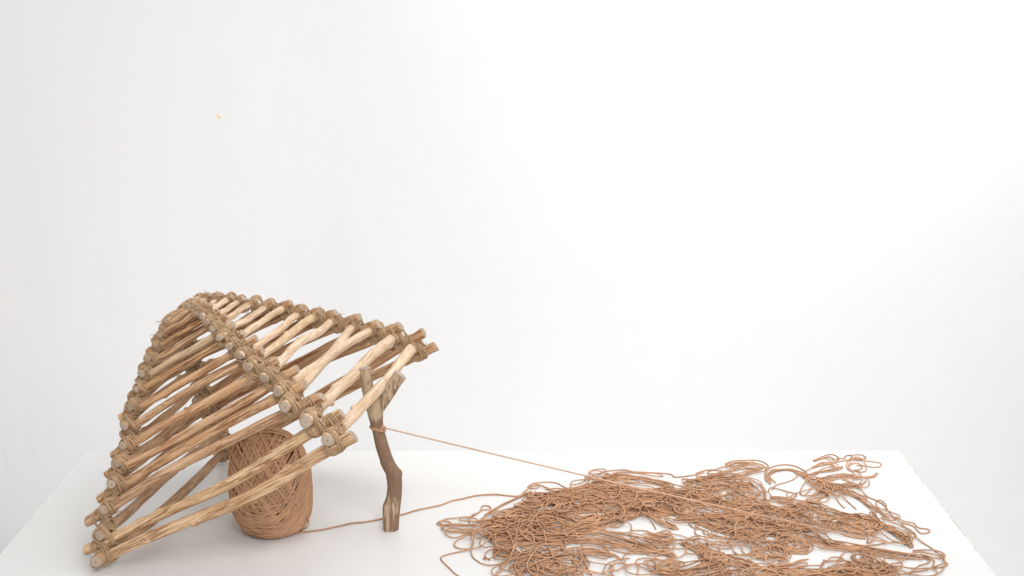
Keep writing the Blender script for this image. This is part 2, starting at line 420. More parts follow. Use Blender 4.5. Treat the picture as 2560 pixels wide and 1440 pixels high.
STICKS = {}
def make_stick(P, Q, r0, r1, col, alpha, key, bend=.008, fray=0.0, bigknot=None):
    """one peeled stick from P to Q; own object, local z along the stick"""
    L = np.linalg.norm(Q-P); ax = (Q-P)/L
    rs = np.random.default_rng(abs(hash(key)) % 100000 if False else sum(ord(ch)*(i+3) for i, ch in enumerate(key)) % 99991)
    nseg = max(26, int(L/.006)); k = 22
    s = np.linspace(0, 1, nseg+1); a = np.arange(k)*2*math.pi/k
    be = np.sin(np.pi*s)
    b1, b2 = rs.normal(0, bend, 2)*L/.5
    w1, w2 = rs.normal(0, .0028, 2)*L/.5; f1 = rs.uniform(5, 9); f2 = rs.uniform(10, 16); p1, p2 = rs.uniform(0, 6, 2)
    cx = b1*be+w1*np.sin(f1*s+p1)*be+.0006*np.sin(f2*s+p2)*be; cy = b2*be+w2*np.sin(f1*s+p2)*be+.0006*np.sin(f2*1.2*s+p1)*be
    r = r0+(r1-r0)*s
    r = r*(1+.035*np.sin(s*rs.uniform(8, 14)+p1)+.02*np.sin(s*rs.uniform(20, 30)+p2))
    R = np.repeat(r[:, None], k, 1)
    # faceted, fluted surface
    A = a[None, :]; Z = s[:, None]*L
    for mth, am in ((2, .045), (3, .03), (5, .03), (8, .02)):
        R *= 1+am*np.sin(mth*A+rs.uniform(0, 6)+Z*rs.uniform(-14, 14))
    nz_ = rs.normal(0, 1, (nseg+1, k)); ker = np.ones(5)/5
    nz_ = np.apply_along_axis(lambda c_: np.convolve(c_, ker, 'same'), 0, nz_)
    R *= 1+.045*nz_
    kn = [(rs.uniform(.12, .88), rs.uniform(0, 6.28), rs.uniform(.25, .75)) for _ in range(rs.integers(1, 4) if L > .15 else 1)]
    if bigknot: kn += bigknot
    for (t, an, am) in kn:
        da = np.angle(np.exp(1j*(A-an)))
        R *= 1+am*np.exp(-((Z-t*L)/(.0055))**2-(da/.55)**2)
    V = np.stack([cx[:, None]+R*np.cos(A), cy[:, None]+R*np.sin(A), (s[:, None]-.5)*L+0*A], -1).reshape(-1, 3)
    # saw cuts are never quite square
    V = V.reshape(nseg+1, k, 3)
    for e, idx in ((0, 0), (1, nseg)):
        tx, ty = rs.normal(0, .16, 2)
        V[idx, :, 2] += (V[idx, :, 0]*tx+V[idx, :, 1]*ty)
    V = V.reshape(-1, 3)
    i = np.arange(nseg)[:, None]*k; j = np.arange(k)[None, :]; j2 = (j+1) % k
    F = np.stack([i+j, i+j2, i+k+j2, i+k+j], -1).reshape(-1, 4)
    F = [tuple(f) for f in F.tolist()]; mi = [0]*len(F)
    uv = [(0, 0)]*(4*len(F))
    Vl = V.tolist()
    # end faces: a slightly chamfered rim, then a disc with its pith
    for e, base, sg in ((0, 0, -1), (1, nseg*k, 1)):
        ring = V[base:base+k]; c_ = ring.mean(0)
        n0 = len(Vl)
        for q in ring: Vl.append((c_+(q-c_)*.93+np.array([0, 0, sg*.0007])).tolist())
        n1 = len(Vl)
        for q in ring: Vl.append((c_+(q-c_)*.45+np.array([0, 0, sg*.0008])).tolist())
        nc = len(Vl); off = rs.normal(0, .08, 2)*r0
        Vl.append([c_[0]+off[0], c_[1]+off[1], c_[2]+sg*.0006])
        for q in range(k):
            q2 = (q+1) % k
            def put(f, u):
                if sg < 0: f = f[::-1]; u = u[::-1]
                F.append(f); mi.append(1); uv.extend(u)
            put((base+q, base+q2, n0+q2, n0+q), [(1, 0), (1, 0), (.9, 0), (.9, 0)])
            put((n0+q, n0+q2, n1+q2, n1+q), [(.9, 0), (.9, 0), (.45, 0), (.45, 0)])
            put((n1+q, n1+q2, nc), [(.45, 0), (.45, 0), (0, 0)])
    # loose bast fibres standing off the surface
    nf = int(rs.integers(8, 20)*L/.3) if alpha > .3 else int(rs.integers(2, 6)*L/.3)
    fib = [(rs.uniform(.04, .96), rs.uniform(0, 6.28), rs.uniform(.003, .010)) for _ in range(nf)]
    fib += [((0 if rs.random() < .5 else 1)+rs.uniform(-.004, .004), rs.uniform(0, 6.28), rs.uniform(.002, .006)) for _ in range(int(fray*16))]
    for t, an, ln in fib:
        t = min(max(t, .0), 1.0); q = int(t*nseg); zc = (t-.5)*L
        rad = np.array([math.cos(an), math.sin(an), 0]); tan = np.array([-math.sin(an), math.cos(an), 0])
        st = np.array([cx[q], cy[q], zc])+rad*r[q]*.95
        sgn = rs.choice([-1, 1]); pts = []
        for w in np.linspace(0, 1, 4):
            pts.append(st+rad*ln*(.25*w+.5*w*w)+np.array([0, 0, sgn*ln*w*.9])+tan*ln*.5*w*w*rs.normal(0, .6))
        n0 = len(Vl)
        for w, p in enumerate(pts):
            rr = .00028*(1-w/4.2)
            for h in range(3):
                th = h*2.094; Vl.append((p+rad*rr*math.cos(th)+tan*rr*math.sin(th)).tolist())
        for w in range(3):
            for h in range(3):
                F.append((n0+w*3+h, n0+w*3+(h+1) % 3, n0+w*3+3+(h+1) % 3, n0+w*3+3+h)); mi.append(0); uv.extend([(0, 0)]*4)
    o = mesh_object('stick', Vl, F, [WOOD, CUT], trap, midx=mi, uv=uv)
    # keep the rim of the saw cut crisp
    zx = Vector(ax.tolist()); rot = zx.to_track_quat('Z', 'Y')
    o.rotation_mode = 'QUATERNION'; o.rotation_quaternion = rot
    o.location = Vector(((P+Q)/2-np.array(trap.location)).tolist())
    o.color = (*col, alpha)
    Rm = np.array(rot.to_matrix())
    C = np.stack([cx, cy, (s-.5)*L], -1)@Rm.T+(P+Q)/2
    STICKS[key] = (C, r)
    return o

KMAX = 15
def tones(kind, k, rs):
    if kind == 'BC':  # palest sticks: smooth peeled wood, with strong light put into the colour
        c = np.array([.80, .64, .50])*rs.uniform(.94, 1.05); al = rs.uniform(.12, .4)
    elif kind == 'AB':
        c = np.array([.66, .455, .295])*rs.uniform(.9, 1.12); al = rs.uniform(.7, 1.0)
        if k in (1, 2): c = np.array([.74, .53, .36]); al = .85
        if k in (9, 12, 13): c = np.array([.62, .42, .26])
        if k in (10,): c = np.array([.68, .53, .38]); al = .4
    elif kind == 'CD':
        c = np.array([.58, .395, .25])*rs.uniform(.88, 1.08); al = rs.uniform(.7, 1.0)
    else:
        c = np.array([.58, .405, .27])*rs.uniform(.88, 1.1); al = rs.uniform(.35, .9)
    c = c*np.array([1, rs.uniform(.98, 1.02), rs.uniform(.92, 1.0)])
    return tuple(float(min(x, .85)) for x in c), float(al)
for k in range(1, KMAX+1):
    pro = .031-.0012*(k-1)
    rb = .0094*math.exp(-.052*(k-1))
    q = k-1
    rs = np.random.default_rng(100+k)
    def g(name): return OBS[name].get(k)
    j = lambda s_: float(rs.normal(0, s_))
    um, ux, vm, vx, h = (lv(r_, q) for r_ in range(5))
    # near stick (AB) and far stick (CD)
    P = clampz(toward(loc3(um-pro, vm, h), g('ABl')), rb); Q = toward(loc3(ux+pro, vm, h), g('ABr'))
    col, al = tones('AB', k, rs)
    bk = [(.40, 3.6, .9), (.73, .6, .5)] if k == 1 else None
    make_stick(P, Q, rb*rs.uniform(.92, 1.0), rb*rs.uniform(1.0, 1.12), col, al, 'AB%d' % k, fray=rs.uniform(0, 1), bigknot=bk)
    P = clampz(toward(loc3(um-pro*.7+j(.004), vx, h), g('CDl')), rb); Q = toward(loc3(ux+pro, vx, h), g('CDr'))
    col, al = tones('CD', k, rs)
    make_stick(P, Q, rb*rs.uniform(.9, 1.0), rb*rs.uniform(1.0, 1.15), col, al, 'CD%d' % k, fray=rs.uniform(0, 1))
    q = k-.5
    um, ux, vm, vx, h = (lv(r_, q) for r_ in range(5))
    P = clampz(toward(loc3(um, vm-pro, h), g('ADn')), rb); Q = clampz(loc3(um+j(.002), vx+pro*.8+j(.005), h), rb)
    col, al = tones('AD', k, rs)
    make_stick(P, Q, rb*rs.uniform(.95, 1.1), rb*rs.uniform(.85, 1.0), col, al, 'AD%d' % k, fray=rs.uniform(0, 1))
    P = toward(loc3(ux, vm-pro, h), g('BCn')); Q = loc3(ux+j(.0015), vx+pro*.55+j(.003), h)
    col, al = tones('BC', k, rs)
    rr = {1: 1.03, 2: 1.12, 3: 1.0, 4: .95}.get(k, .94)
    make_stick(P, Q, rb*rr*rs.uniform(1.0, 1.08), rb*rs.uniform(.88, 1.0)*(1.0 if k > 2 else 1.08), col, al, 'BC%d' % k, bend=.007, fray=rs.uniform(0, .6))
# two stubs of a last layer close the top
# ------------------------------------------------------------------ lashings
def closest(c1, c2):
    d = np.linalg.norm(c1[:, None, :]-c2[None, :, :], axis=2)
    return np.unravel_index(np.argmin(d), d.shape)
def hull_loop(ca, cb, ra, rb, a, b_, n, d1, d2, off, tw, m=30):
    """closed cord round two crossed cylinders (axes a,b) in the plane of n and d1, moved by off along d2"""
    mid = (ca+cb)/2
    out = []
    ell = []
    for c_, ax, r_ in ((ca, a, ra), (cb, b_, rb)):
        # the section of the cylinder with the plane through mid+off*d2
        # line of the axis meets the plane where (c+t ax - mid)·d2 = off
        den = ax@d2
        t = (off-(c_-mid)@d2)/den if abs(den) > .2 else 0
        t = max(min(t, .02), -.02)
        ce = c_+ax*t
        ell.append(((ce-mid)@d1, (ce-mid)@n, r_/max(abs(ax@d2), .5), r_))
    for q in range(m):
        th = 2*math.pi*q/m; cx, sx = math.cos(th), math.sin(th)
        best = None
        for (ex, ez, A, B) in ell:
            den = math.sqrt((A*cx)**2+(B*sx)**2)
            p = np.array([ex+A*A*cx/den, ez+B*B*sx/den])
            h = p@np.array([cx, sx])
            if best is None or h > best[0]: best = (h, p)
        p = best[1]+np.array([cx, sx])*tw
        out.append(mid+d1*p[0]+n*p[1]+d2*off)
    P = np.array(out)
    # even spacing
    Pc = np.vstack([P, P[:1]]); L = np.concatenate([[0], np.cumsum(np.linalg.norm(np.diff(Pc, axis=0), axis=1))])
    s = np.linspace(0, L[-1], m, endpoint=False)
    P = np.stack([np.interp(s, L, Pc[:, i]) for i in range(3)], -1)
    P = (np.roll(P, 1, 0)+2*P+np.roll(P, -1, 0))/4
    return P
def lash(ka, kb, turns, seed, tails=2, layers=1):
    Ca, Ra = STICKS[ka]; Cb, Rb = STICKS[kb]
    i, j = closest(Ca, Cb)
    ca, cb = Ca[i], Cb[j]; ra, rb = Ra[i], Rb[j]
    a = Ca[min(i+3, len(Ca)-1)]-Ca[max(i-3, 0)]; a /= np.linalg.norm(a)
    b_ = Cb[min(j+3, len(Cb)-1)]-Cb[max(j-3, 0)]; b_ /= np.linalg.norm(b_)
    n = np.cross(a, b_); n /= np.linalg.norm(n)
    if n@(cb-ca) < 0: n = -n
    rs = np.random.default_rng(seed); T = Tubes()
    tw = .00124*(.60+.40*min(1, (ra+rb)/.014))
    for d1, d2 in (((a+b_), (a-b_)), ((a-b_), (a+b_))):
        d1 = d1/np.linalg.norm(d1); d2 = d2-d1*(d2@d1); d2 /= np.linalg.norm(d2)
        nt_ = max(2, turns+int(rs.integers(-1, 2)))
        for t in range(nt_*layers):
            ly = t//nt_; t_ = t % nt_
            off = (t_-(nt_-1)/2)*tw*1.95+rs.normal(0, tw*.55)
            P = hull_loop(ca, cb, ra, rb, a, b_, n, d1, d2, off, tw*(rs.uniform(.9, 1.5)+1.5*ly))
            # a slack, slightly wandering cord
            ph = rs.uniform(0, 6); P = P+d2*(np.sin(np.linspace(0, 2*math.pi, len(P), endpoint=False)*2+ph)*tw*.7)[:, None]
            T.add(P, tw, 5, closed=True)
    # frapping turns squeezed in between the two sticks
    for t in range(2):
        th = np.linspace(0, 2*math.pi, 20, endpoint=False)
        R_ = (ra+rb)*.5*1.35+tw
        mid = (ca+cb)/2+n*rs.normal(0, .001)
        P = mid+a*(np.cos(th)*R_)[:, None]+b_*(np.sin(th)*R_)[:, None]+n*(np.sin(2*th+rs.uniform(0, 6))*tw*1.2)[:, None]
        T.add(P, tw, 5, closed=True)
    for t in range(tails+int(rs.integers(0, 3))):
        d = rs.normal(0, 1, 3); d /= np.linalg.norm(d)
        st = (ca+cb)/2+d*(ra+rb)*.95
        e = rs.normal(0, 1, 3); e -= e@d*d; e /= np.linalg.norm(e)
        ln = rs.uniform(.005, .017)
        P = [st+d*ln*w*.5+e*ln*w+zz*(-ln*.3*w*w) for w in np.linspace(0, 1, 5)]
        T.add(P, np.linspace(tw*.8, tw*.35, 5), 5)
    # stray jute hairs
    for t in range(16):
        d = rs.normal(0, 1, 3); d /= np.linalg.norm(d); e = rs.normal(0, 1, 3)
        st = (ca+cb)/2+d*(ra+rb)*.95; ln = rs.uniform(.003, .008)
        P = [st+d*ln*w*.7+e*ln*.4*w*w for w in np.linspace(0, 1, 4)]
        T.add(P, .00016, 3, cap=False)
    T.build('lashing', [TWINE], trap)
for k in range(1, KMAX+1):
    for n_, (a_, b_) in enumerate((('AB', 'AD'), ('AB', 'BC'), ('CD', 'AD'), ('CD', 'BC'))):
        lash('%s%d' % (a_, k), '%s%d' % (b_, k), 4 if k < 9 else 3, 1000+k*10+n_, layers=2)
        if k < KMAX: lash('%s%d' % (b_, k), '%s%d' % (a_, k+1), 3 if k < 9 else 2, 3000+k*10+n_, tails=1)

# ------------------------------------------------------------------ forked prop
foot = ground(978, 1323)
prop = thing('forked_stick', 'upright forked stick with patchy bark holding up the trap', 'forked stick', (float(foot[0]), float(foot[1]), 0))
def ppt(px, py, dy=0): return at_depth(px, py, foot[1]+dy)
trunk = [(978, 1326, 18.5), (977, 1310, 19.5), (978, 1285, 20.5), (979, 1268, 21), (984, 1250, 18.5), (987, 1225, 17.5), (987, 1205, 18), (985, 1190, 18.5), (981, 1178, 17.5), (972, 1163, 17), (965, 1145, 16.5), (956, 1118, 16.5), (950, 1095, 16), (945, 1075, 15.5), (941, 1055, 17), (938, 1035, 20), (937, 1018, 22), (938, 1004, 20), (939, 994, 13), (940, 988, 6)]
left_ = [(934, 1022, 18), (927, 998, 17.5), (920, 972, 16.5), (916, 950, 15.5), (913, 930, 16), (911, 920, 16)]
right_ = [(944, 1020, 17), (957, 1000, 17.5), (970, 982, 17), (983, 962, 16.2), (994, 946, 15.6), (1002, 936, 16)]
def skin_path(lst, dys):
    Q = np.array([ppt(x, y, d) for (x, y, r_), d in zip(lst, dys)])
    r_ = np.array([t[2] for t in lst])*np.linalg.norm(Q-CAMP, axis=1)/FPX
    D = np.hstack([Q, r_[:, None]])
    return smooth_path(D, .0035)
TR = skin_path(trunk, np.linspace(0, .0, len(trunk)))
LF = skin_path(left_, np.linspace(0, .004, len(left_)))
RG = skin_path(right_, np.linspace(0, .004, len(right_)))
def org_tube(D, k=28, seed=0):
    rs = np.random.default_rng(seed)
    P, r_ = D[:, :3], D[:, 3]
    T, N_, B = frames(P); a = np.arange(k)*2*math.pi/k
    m = len(P); Zt = np.arange(m)[:, None]*.0035
    R = np.repeat(r_[:, None], k, 1)
    for mth, am in ((2, .05), (3, .03), (5, .015)):
        R *= 1+am*np.sin(mth*a[None]+rs.uniform(0, 6)+Zt*rs.uniform(-25, 25))
    V = (N_[:, None]*np.cos(a)[None, :, None]+B[:, None]*np.sin(a)[None, :, None])*R[..., None]+P[:, None]
    V = V.reshape(-1, 3)
    i = np.arange(m-1)[:, None]*k; j = np.arange(k)[None]; j2 = (j+1) % k
    F = [tuple(f) for f in np.stack([i+j, i+j2, i+k+j2, i+k+j], -1).reshape(-1, 4).tolist()]
    F.append(tuple(range(k))[::-1]); F.append(tuple((m-1)*k+q for q in range(k)))
    return V, F
Vs, Fs, n0 = [], [], 0
for D, sd in ((TR, 1), (LF, 2), (RG, 3)):
    V, F = org_tube(D, seed=sd); Vs.append(V-foot); Fs += [tuple(q+n0 for q in f) for f in F]; n0 += len(V)
# a burr on the bend and one above the foot
def blob(c_, r_, sq=(1, 1, 1)):
    V = []; F = []
    n1, n2 = 8, 12
    for a_ in range(n1+1):
        for b2 in range(n2):
            th = math.pi*a_/n1; ph = 2*math.pi*b2/n2
            V.append(c_+r_*np.array([sq[0]*math.sin(th)*math.cos(ph), sq[1]*math.sin(th)*math.sin(ph), sq[2]*math.cos(th)]))
    for a_ in range(n1):
        for b2 in range(n2): F.append((a_*n2+b2, (a_+1)*n2+b2, (a_+1)*n2+(b2+1) % n2, a_*n2+(b2+1) % n2))
    return np.array(V), F
for (px, py, rr, sq) in ((995, 1184, .0105, (.75, 1, .9)), (962, 1150, .010, (.9, 1, 1.6)), (988, 1232, .011, (.9, 1, 1.5)), (966, 1268, .008, (.8, 1, 1.2)), (926, 965, .006, (1, 1, 1)), (938, 1012, .014, (1.1, 1, 1.0))):
    V, F = blob(ppt(px, py)-foot, rr, sq); Vs.append(V); Fs += [tuple(q+n0 for q in f) for f in F]; n0 += len(V)
raw = mesh_object('fork_wood', np.vstack(Vs), Fs, [BARK], prop)
rm = raw.modifiers.new('remesh', 'REMESH'); rm.mode = 'VOXEL'; rm.voxel_size = .0011; rm.use_smooth_shade = True
sm_ = raw.modifiers.new('smooth', 'SMOOTH'); sm_.factor = .5; sm_.iterations = 3
dg = bpy.context.evaluated_depsgraph_get()
me = bpy.data.meshes.new_from_object(raw.evaluated_get(dg))
raw.modifiers.clear(); raw.data = me
if not me.materials: me.materials.append(BARK)
for D, nm in ((LF, 'cut_end'), (RG, 'cut_end')):
    c_ = D[-1, :3]; t = D[-1, :3]-D[-4, :3]; t /= np.linalg.norm(t)
    e1 = np.cross(t, zz); e1 /= np.linalg.norm(e1); e2 = np.cross(t, e1)
    k = 28; V = []; uv = []; F = []
    fs = ((.97, -.0022, 1), (.95, .0004, .93), (.45, .0007, .45))
    for fr, dz, u_ in fs:
        for q in range(k):
            th = 2*math.pi*q/k; w = 1+.03*math.sin(2*th+1)+.02*math.sin(3*th)
            V.append(c_+t*dz+(e1*math.cos(th)+e2*math.sin(th))*D[-1, 3]*fr*w-foot)
    V.append(c_+t*.0008-foot)
    for l in range(2):
        for q in range(k):
            q2 = (q+1) % k; F.append((l*k+q2, l*k+q, (l+1)*k+q, (l+1)*k+q2)); uv += [(fs[l][2], 0)]*2+[(fs[l+1][2], 0)]*2
    for q in range(k):
        F.append((2*k+(q+1) % k, 2*k+q, 3*k)); uv += [(.45, 0), (.45, 0), (0, 0)]
    mesh_object('cut_end', V, F, [CUTP], prop, uv=uv)

# ------------------------------------------------------------------ yarn
YR = .00122
def wob(n, amp, wl, rs, dim=2):
    """smooth random wander, wl in samples"""
    m = max(4, int(n/wl)+3); c = rs.normal(0, amp, (m, dim))
    return smooth_path(c, 1e9)[:0] if False else np.stack([np.interp(np.linspace(0, m-1, n), np.arange(m), np.convolve(np.pad(c[:, d], 1, 'edge'), [.25, .5, .25], 'valid')) for d in range(dim)], -1)

# height field of everything already lying on the table
GX0, GY0, GC = -.30, 1.45, .0018
GW, GH = int(1.25/GC), int(1.25/GC)
HF = np.zeros((GH, GW))
def hf_idx(P):
    ix = np.clip(((P[:, 0]-GX0)/GC).astype(int), 1, GW-2); iy = np.clip(((P[:, 1]-GY0)/GC).astype(int), 1, GH-2)
    return ix, iy
def lay(P2, grow=.95, stiff=7, lift=0.0):
    """drop a 2-D path on the pile; returns 3-D points"""
    ix, iy = hf_idx(P2)
    base = np.max([HF[iy+dy, ix+dx] for dy in (-1, 0, 1) for dx in (-1, 0, 1)], axis=0)
    n = len(base)
    pad = np.pad(base, stiff, 'edge')
    mx = np.max([pad[i:i+n] for i in range(stiff-3, stiff+4)], axis=0)
    ker = np.hanning(2*stiff+3)[1:-1]; ker /= ker.sum()
    z = np.convolve(np.pad(mx, stiff, 'edge'), ker, 'valid')[:n]
    z = np.maximum(z*.75+base*.25, base*.9)
    top = z+grow*2*YR
    for dx, dy in ((0, 0), (1, 0), (-1, 0), (0, 1), (0, -1)):
        np.maximum.at(HF, (iy+dy, ix+dx), top)
    return np.stack([P2[:, 0], P2[:, 1], z+YR+.0002+lift], -1)

def arch(n, rs):
    return np.abs(wob(n, .0042, 11, rs, 1)[:, 0])
def g7(p): x, y = p; return ground(1080+x/1.939, 1120+y/1.939, .009)[:2]
def gl(p): x, y = p; return ground(1080+x*.2656, 1160+y*.2656)[:2]
def gr(p): x, y = p; return ground(1740+x*.2578, 1120+y*.2578)[:2]

def hank(path, n, spread, rs, ends=.12, tight=1.0):
    """one cord running to and fro along a guide path n times"""
    G = smooth_path(path, .006); L = len(G)
    T = np.gradient(G, axis=0); T /= np.linalg.norm(T, axis=1)[:, None]+1e-9; Nn = np.stack([-T[:, 1], T[:, 0]], -1)
    pts = []
    prof = .55+.75*np.abs(np.sin(np.linspace(0, math.pi*rs.uniform(1.2, 2.6), L)+rs.uniform(0, 3)))
    for i in range(n):
        a = abs(rs.normal(0, ends)); b_ = 1-abs(rs.normal(0, ends))
        if rs.random() < .22: b_ = rs.uniform(.5, 1)
        if rs.random() < .22: a = rs.uniform(0, .5)
        if b_-a < .25: a, b_ = 0, 1
        step = max(2, int(rs.uniform(.014, .032)/.006))
        idx = np.arange(int(a*(L-1)), int(b_*(L-1)), step)
        if len(idx) < 3: continue
        if i % 2: idx = idx[::-1]
        off = rs.normal(0, spread); wn = wob(len(idx), spread*.5, 3.6, rs, 2)
        Q = G[idx]+Nn[idx]*(off*prof[idx]+wn[:, 0]*prof[idx])[:, None]+T[idx]*(wn[:, 1]*.4)[:, None]
        Q = Q+rs.normal(0, .0026, Q.shape)
        # bulge of the hairpin
        if len(pts):
            mid = (pts[-1]+Q[0])/2; out = pts[-1]-pts[-2]; out = out/(np.linalg.norm(out)+1e-9)
            pts.append(mid+out*rs.uniform(.003, .012))
        pts.extend(list(Q))
    P = smooth_path(np.array(pts), .0040)
    return P+wob(len(P), .0011, 3.2, rs)
def scribble(c_, length, rs, kmax=70, box=(.05, .03), ang=None):
    """a cord left to curl by itself round the point c_"""
    n = int(length/.0042); p = np.array(c_, float); h = rs.uniform(0, 6.28) if ang is None else ang
    kk = 0; out = []
    for i in range(n):
        kk = kk*.965+rs.normal(0, kmax*.22)
        kk = max(min(kk, kmax*2.2), -kmax*2.2)
        d = np.array([(c_[0]-p[0])/box[0], (c_[1]-p[1])/box[1]])
        far = np.linalg.norm(d)
        if far > 1:
            want = math.atan2(d[1]*box[1], d[0]*box[0]); h += .30*math.sin(want-h)
        h += kk*.0042; p = p+.0042*np.array([math.cos(h), math.sin(h)]); out.append(p.copy())
    return np.array(out)
def coil(c_, rx, ry, n, rs, rot=0.0):
    pts = []; cx, cy = 0, 0
    for t in np.arange(0, n*2*math.pi, .5):
        f = .40+.60*abs(math.sin(t*.19+rs.uniform(0, .5)))+.12*math.sin(t*.53)
        x = rx*f*math.cos(t)+rs.normal(0, .0012)+.35*rx*math.sin(t*.11); y = ry*f*math.sin(t)+rs.normal(0, .0022)+.3*ry*math.sin(t*.17+1)
        pts.append((c_[0]+x*math.cos(rot)-y*math.sin(rot), c_[1]+x*math.sin(rot)+y*math.cos(rot)))
    return smooth_path(np.array(pts), .0042)

tangle = thing('yarn_tangle', 'sprawling heap of tangled terracotta cotton yarn spread over the table', 'yarn', (.35, 2.1, 0))
MASS = Tubes()
rs = np.random.default_rng(21)
# (frame, guide, passes, spread)
G7 = [
 ([(235,362),(330,325),(480,265),(620,215),(780,165),(900,130),(1010,138),(1090,155),(1180,185)],12,.010),
 ([(250,372),(400,345),(600,300),(800,262),(950,275),(1100,292),(1200,265),(1300,292)],16,.011),
 ([(270,392),(420,400),(600,385),(760,350),(900,312),(1050,302)],14,.012),
 ([(255,372),(330,360),(450,330),(560,325),(690,350),(800,330),(880,300)],14,.011),
 ([(560,250),(700,230),(850,215),(960,225),(1100,215),(1200,240)],14,.010),
 ([(760,185),(900,175),(1050,200),(1200,210),(1350,190),(1500,165),(1600,190)],12,.010),
 ([(900,240),(1100,232),(1300,242),(1450,262),(1600,232)],14,.011),
 ([(1280,180),(1400,150),(1500,165),(1570,200),(1500,235),(1380,240)],12,.010),
 ([(1250,300),(1400,320),(1550,300),(1700,290),(1850,328)],13,.010),
 ([(1270,335),(1400,385),(1520,400),(1650,395),(1780,420)],14,.011),
 ([(1040,290),(1110,345),(1170,375),(1225,392)],9,.006),
 ([(1160,310),(1240,340),(1330,330),(1430,350),(1480,390)],10,.008),
 ([(1420,82),(1520,68),(1610,78),(1575,100),(1400,135),(1300,152),(1150,145)],5,.0035),
 ([(1300,150),(1380,120),(1480,90),(1560,75)],5,.004),
 ([(1640,160),(1632,112),(1720,88),(1800,115),(1850,160),(1900,180)],4,.0035),
 ([(1820,140),(1900,110),(1960,92),(2060,84)],4,.004),
 ([(1820,150),(1930,180),(2050,215),(2120,260),(2185,300),(2250,345)],5,.005),
 ([(1640,222),(1760,240),(1900,280),(2020,310),(2120,330),(2200,370),(2285,432)],7,.007),
 ([(1790,262),(1880,230),(1960,185),(2080,162),(2150,132)],3,.003),
 ([(2110,275),(2140,330),(2210,382),(2290,430),(2318,490)],8,.0035),
 ([(1780,402),(1900,440),(2000,462),(2150,482),(2300,508),(2400,518),(2470,535)],9,.0055),
 ([(1900,340),(2000,345),(2090,350),(2200,392)],5,.006),
 ([(1420,330),(1520,340),(1640,355),(1760,370),(1860,350)],13,.012),
 ([(1580,260),(1660,290),(1740,310),(1840,330)],10,.012),
 ([(255,408),(400,432),(600,432),(800,442),(950,470),(1150,500),(1250,512)],9,.009),
 ([(300,400),(480,415),(640,420),(760,410)],10,.012),
 ([(650,402),(800,392),(950,420),(1080,460),(1200,472)],7,.008),
 ([(420,460),(470,540),(520,625)],8,.010),
 ([(700,470),(720,540),(745,640)],8,.009),
 ([(420,520),(520,545),(640,560),(760,585)],8,.010),
 ([(290,435),(330,500),(430,520),(560,520),(700,500),(850,502),(900,540)],6,.009),
 ([(1225,430),(1300,480),(1360,522),(1330,560),(1250,560)],9,.008),
 ([(1300,455),(1350,500),(1400,560),(1440,640)],8,.010),
 ([(1060,600),(1200,600),(1350,572),(1500,562),(1580,610)],10,.010),
 ([(1100,640),(1250,650),(1450,640),(1600,660)],10,.012),
 ([(1450,522),(1560,560),(1700,562),(1800,545),(1880,542)],6,.007),
 ([(1530,620),(1700,585),(1850,600),(2000,585),(2150,582),(2290,562)],9,.008),
 ([(1900,625),(2050,602),(2250,582),(2300,560)],10,.006),
 ([(1800,650),(2000,650),(2200,640)],10,.012),
 ([(470,235),(560,248),(640,262),(700,300)],8,.008),
 ([(480,205),(530,225),(600,250),(620,290),(560,330)],7,.008),
 ([(400,560),(520,620),(640,650),(800,660)],8,.014),
 ([(1850,165),(1900,135),(1970,122),(2050,118),(2110,130)],5,.005),
 ([(1860,150),(1950,165),(2040,165),(2110,190)],5,.006),
 ([(1855,75),(1900,60),(1950,62),(1965,85),(1920,100)],4,.003),
 ([(2250,560),(2120,540),(2000,560),(1920,600)],5,.007),
]
for path, n, sp in G7:
    P = hank([g7(p) for p in path], max(3, round(n*(1.15 if path[0][0] < 1200 else .98))), sp*1.3, rs)
    MASS.add(lay(P, lift=arch(len(P), rs)), YR*rs.uniform(.94, 1.06), 6)
# curls scattered over the dense parts
for (x, y, bx, by, n) in [(330,380,.07,.03,5),(520,330,.08,.04,6),(430,470,.06,.04,5),(560,470,.07,.04,4),(900,180,.08,.03,4),(1080,240,.10,.03,5),(1240,280,.06,.04,4),
        (1450,210,.08,.04,5),(1600,310,.08,.04,5),(1700,360,.08,.04,5),(1480,400,.06,.03,3),(1330,500,.06,.04,3),(1150,590,.07,.03,4),(1560,590,.08,.04,3),(2200,345,.04,.03,3),(1880,190,.04,.03,3),
        (720,560,.05,.05,4),(520,560,.06,.04,4),(2050,570,.08,.03,4),(2200,600,.06,.03,3),(900,280,.08,.03,4),(680,250,.06,.03,4),(1900,330,.06,.03,3)]:
    for q in range(max(1, round(n*.62))):
        P = scribble(g7((x+rs.normal(0, 15), y+rs.normal(0, 6))), rs.uniform(.35, .8), rs, kmax=rs.uniform(24, 62), box=(bx*1.2, by*1.1))
        MASS.add(lay(P, lift=arch(len(P), rs)), YR*rs.uniform(.94, 1.06), 6)
for (x, y, rx, ry, n, rot) in [(1735,450,.030,.030,11,0),(1630,490,.030,.028,9,.3),(2060,382,.030,.018,7,-.1),(1100,425,.022,.014,6,0),(1780,375,.016,.014,4,0),(1690,372,.014,.014,4,0),(420,340,.03,.02,6,0),(1215,300,.016,.022,6,.4),(1130,570,.02,.022,6,0),(1360,530,.02,.02,5,.3)]:
    P = coil(g7((x, y)), rx, ry, n, rs, rot); MASS.add(lay(P), YR, 6)
mass = MASS.build('yarn_mass', [YARN], tangle); mass['kind'] = 'stuff'

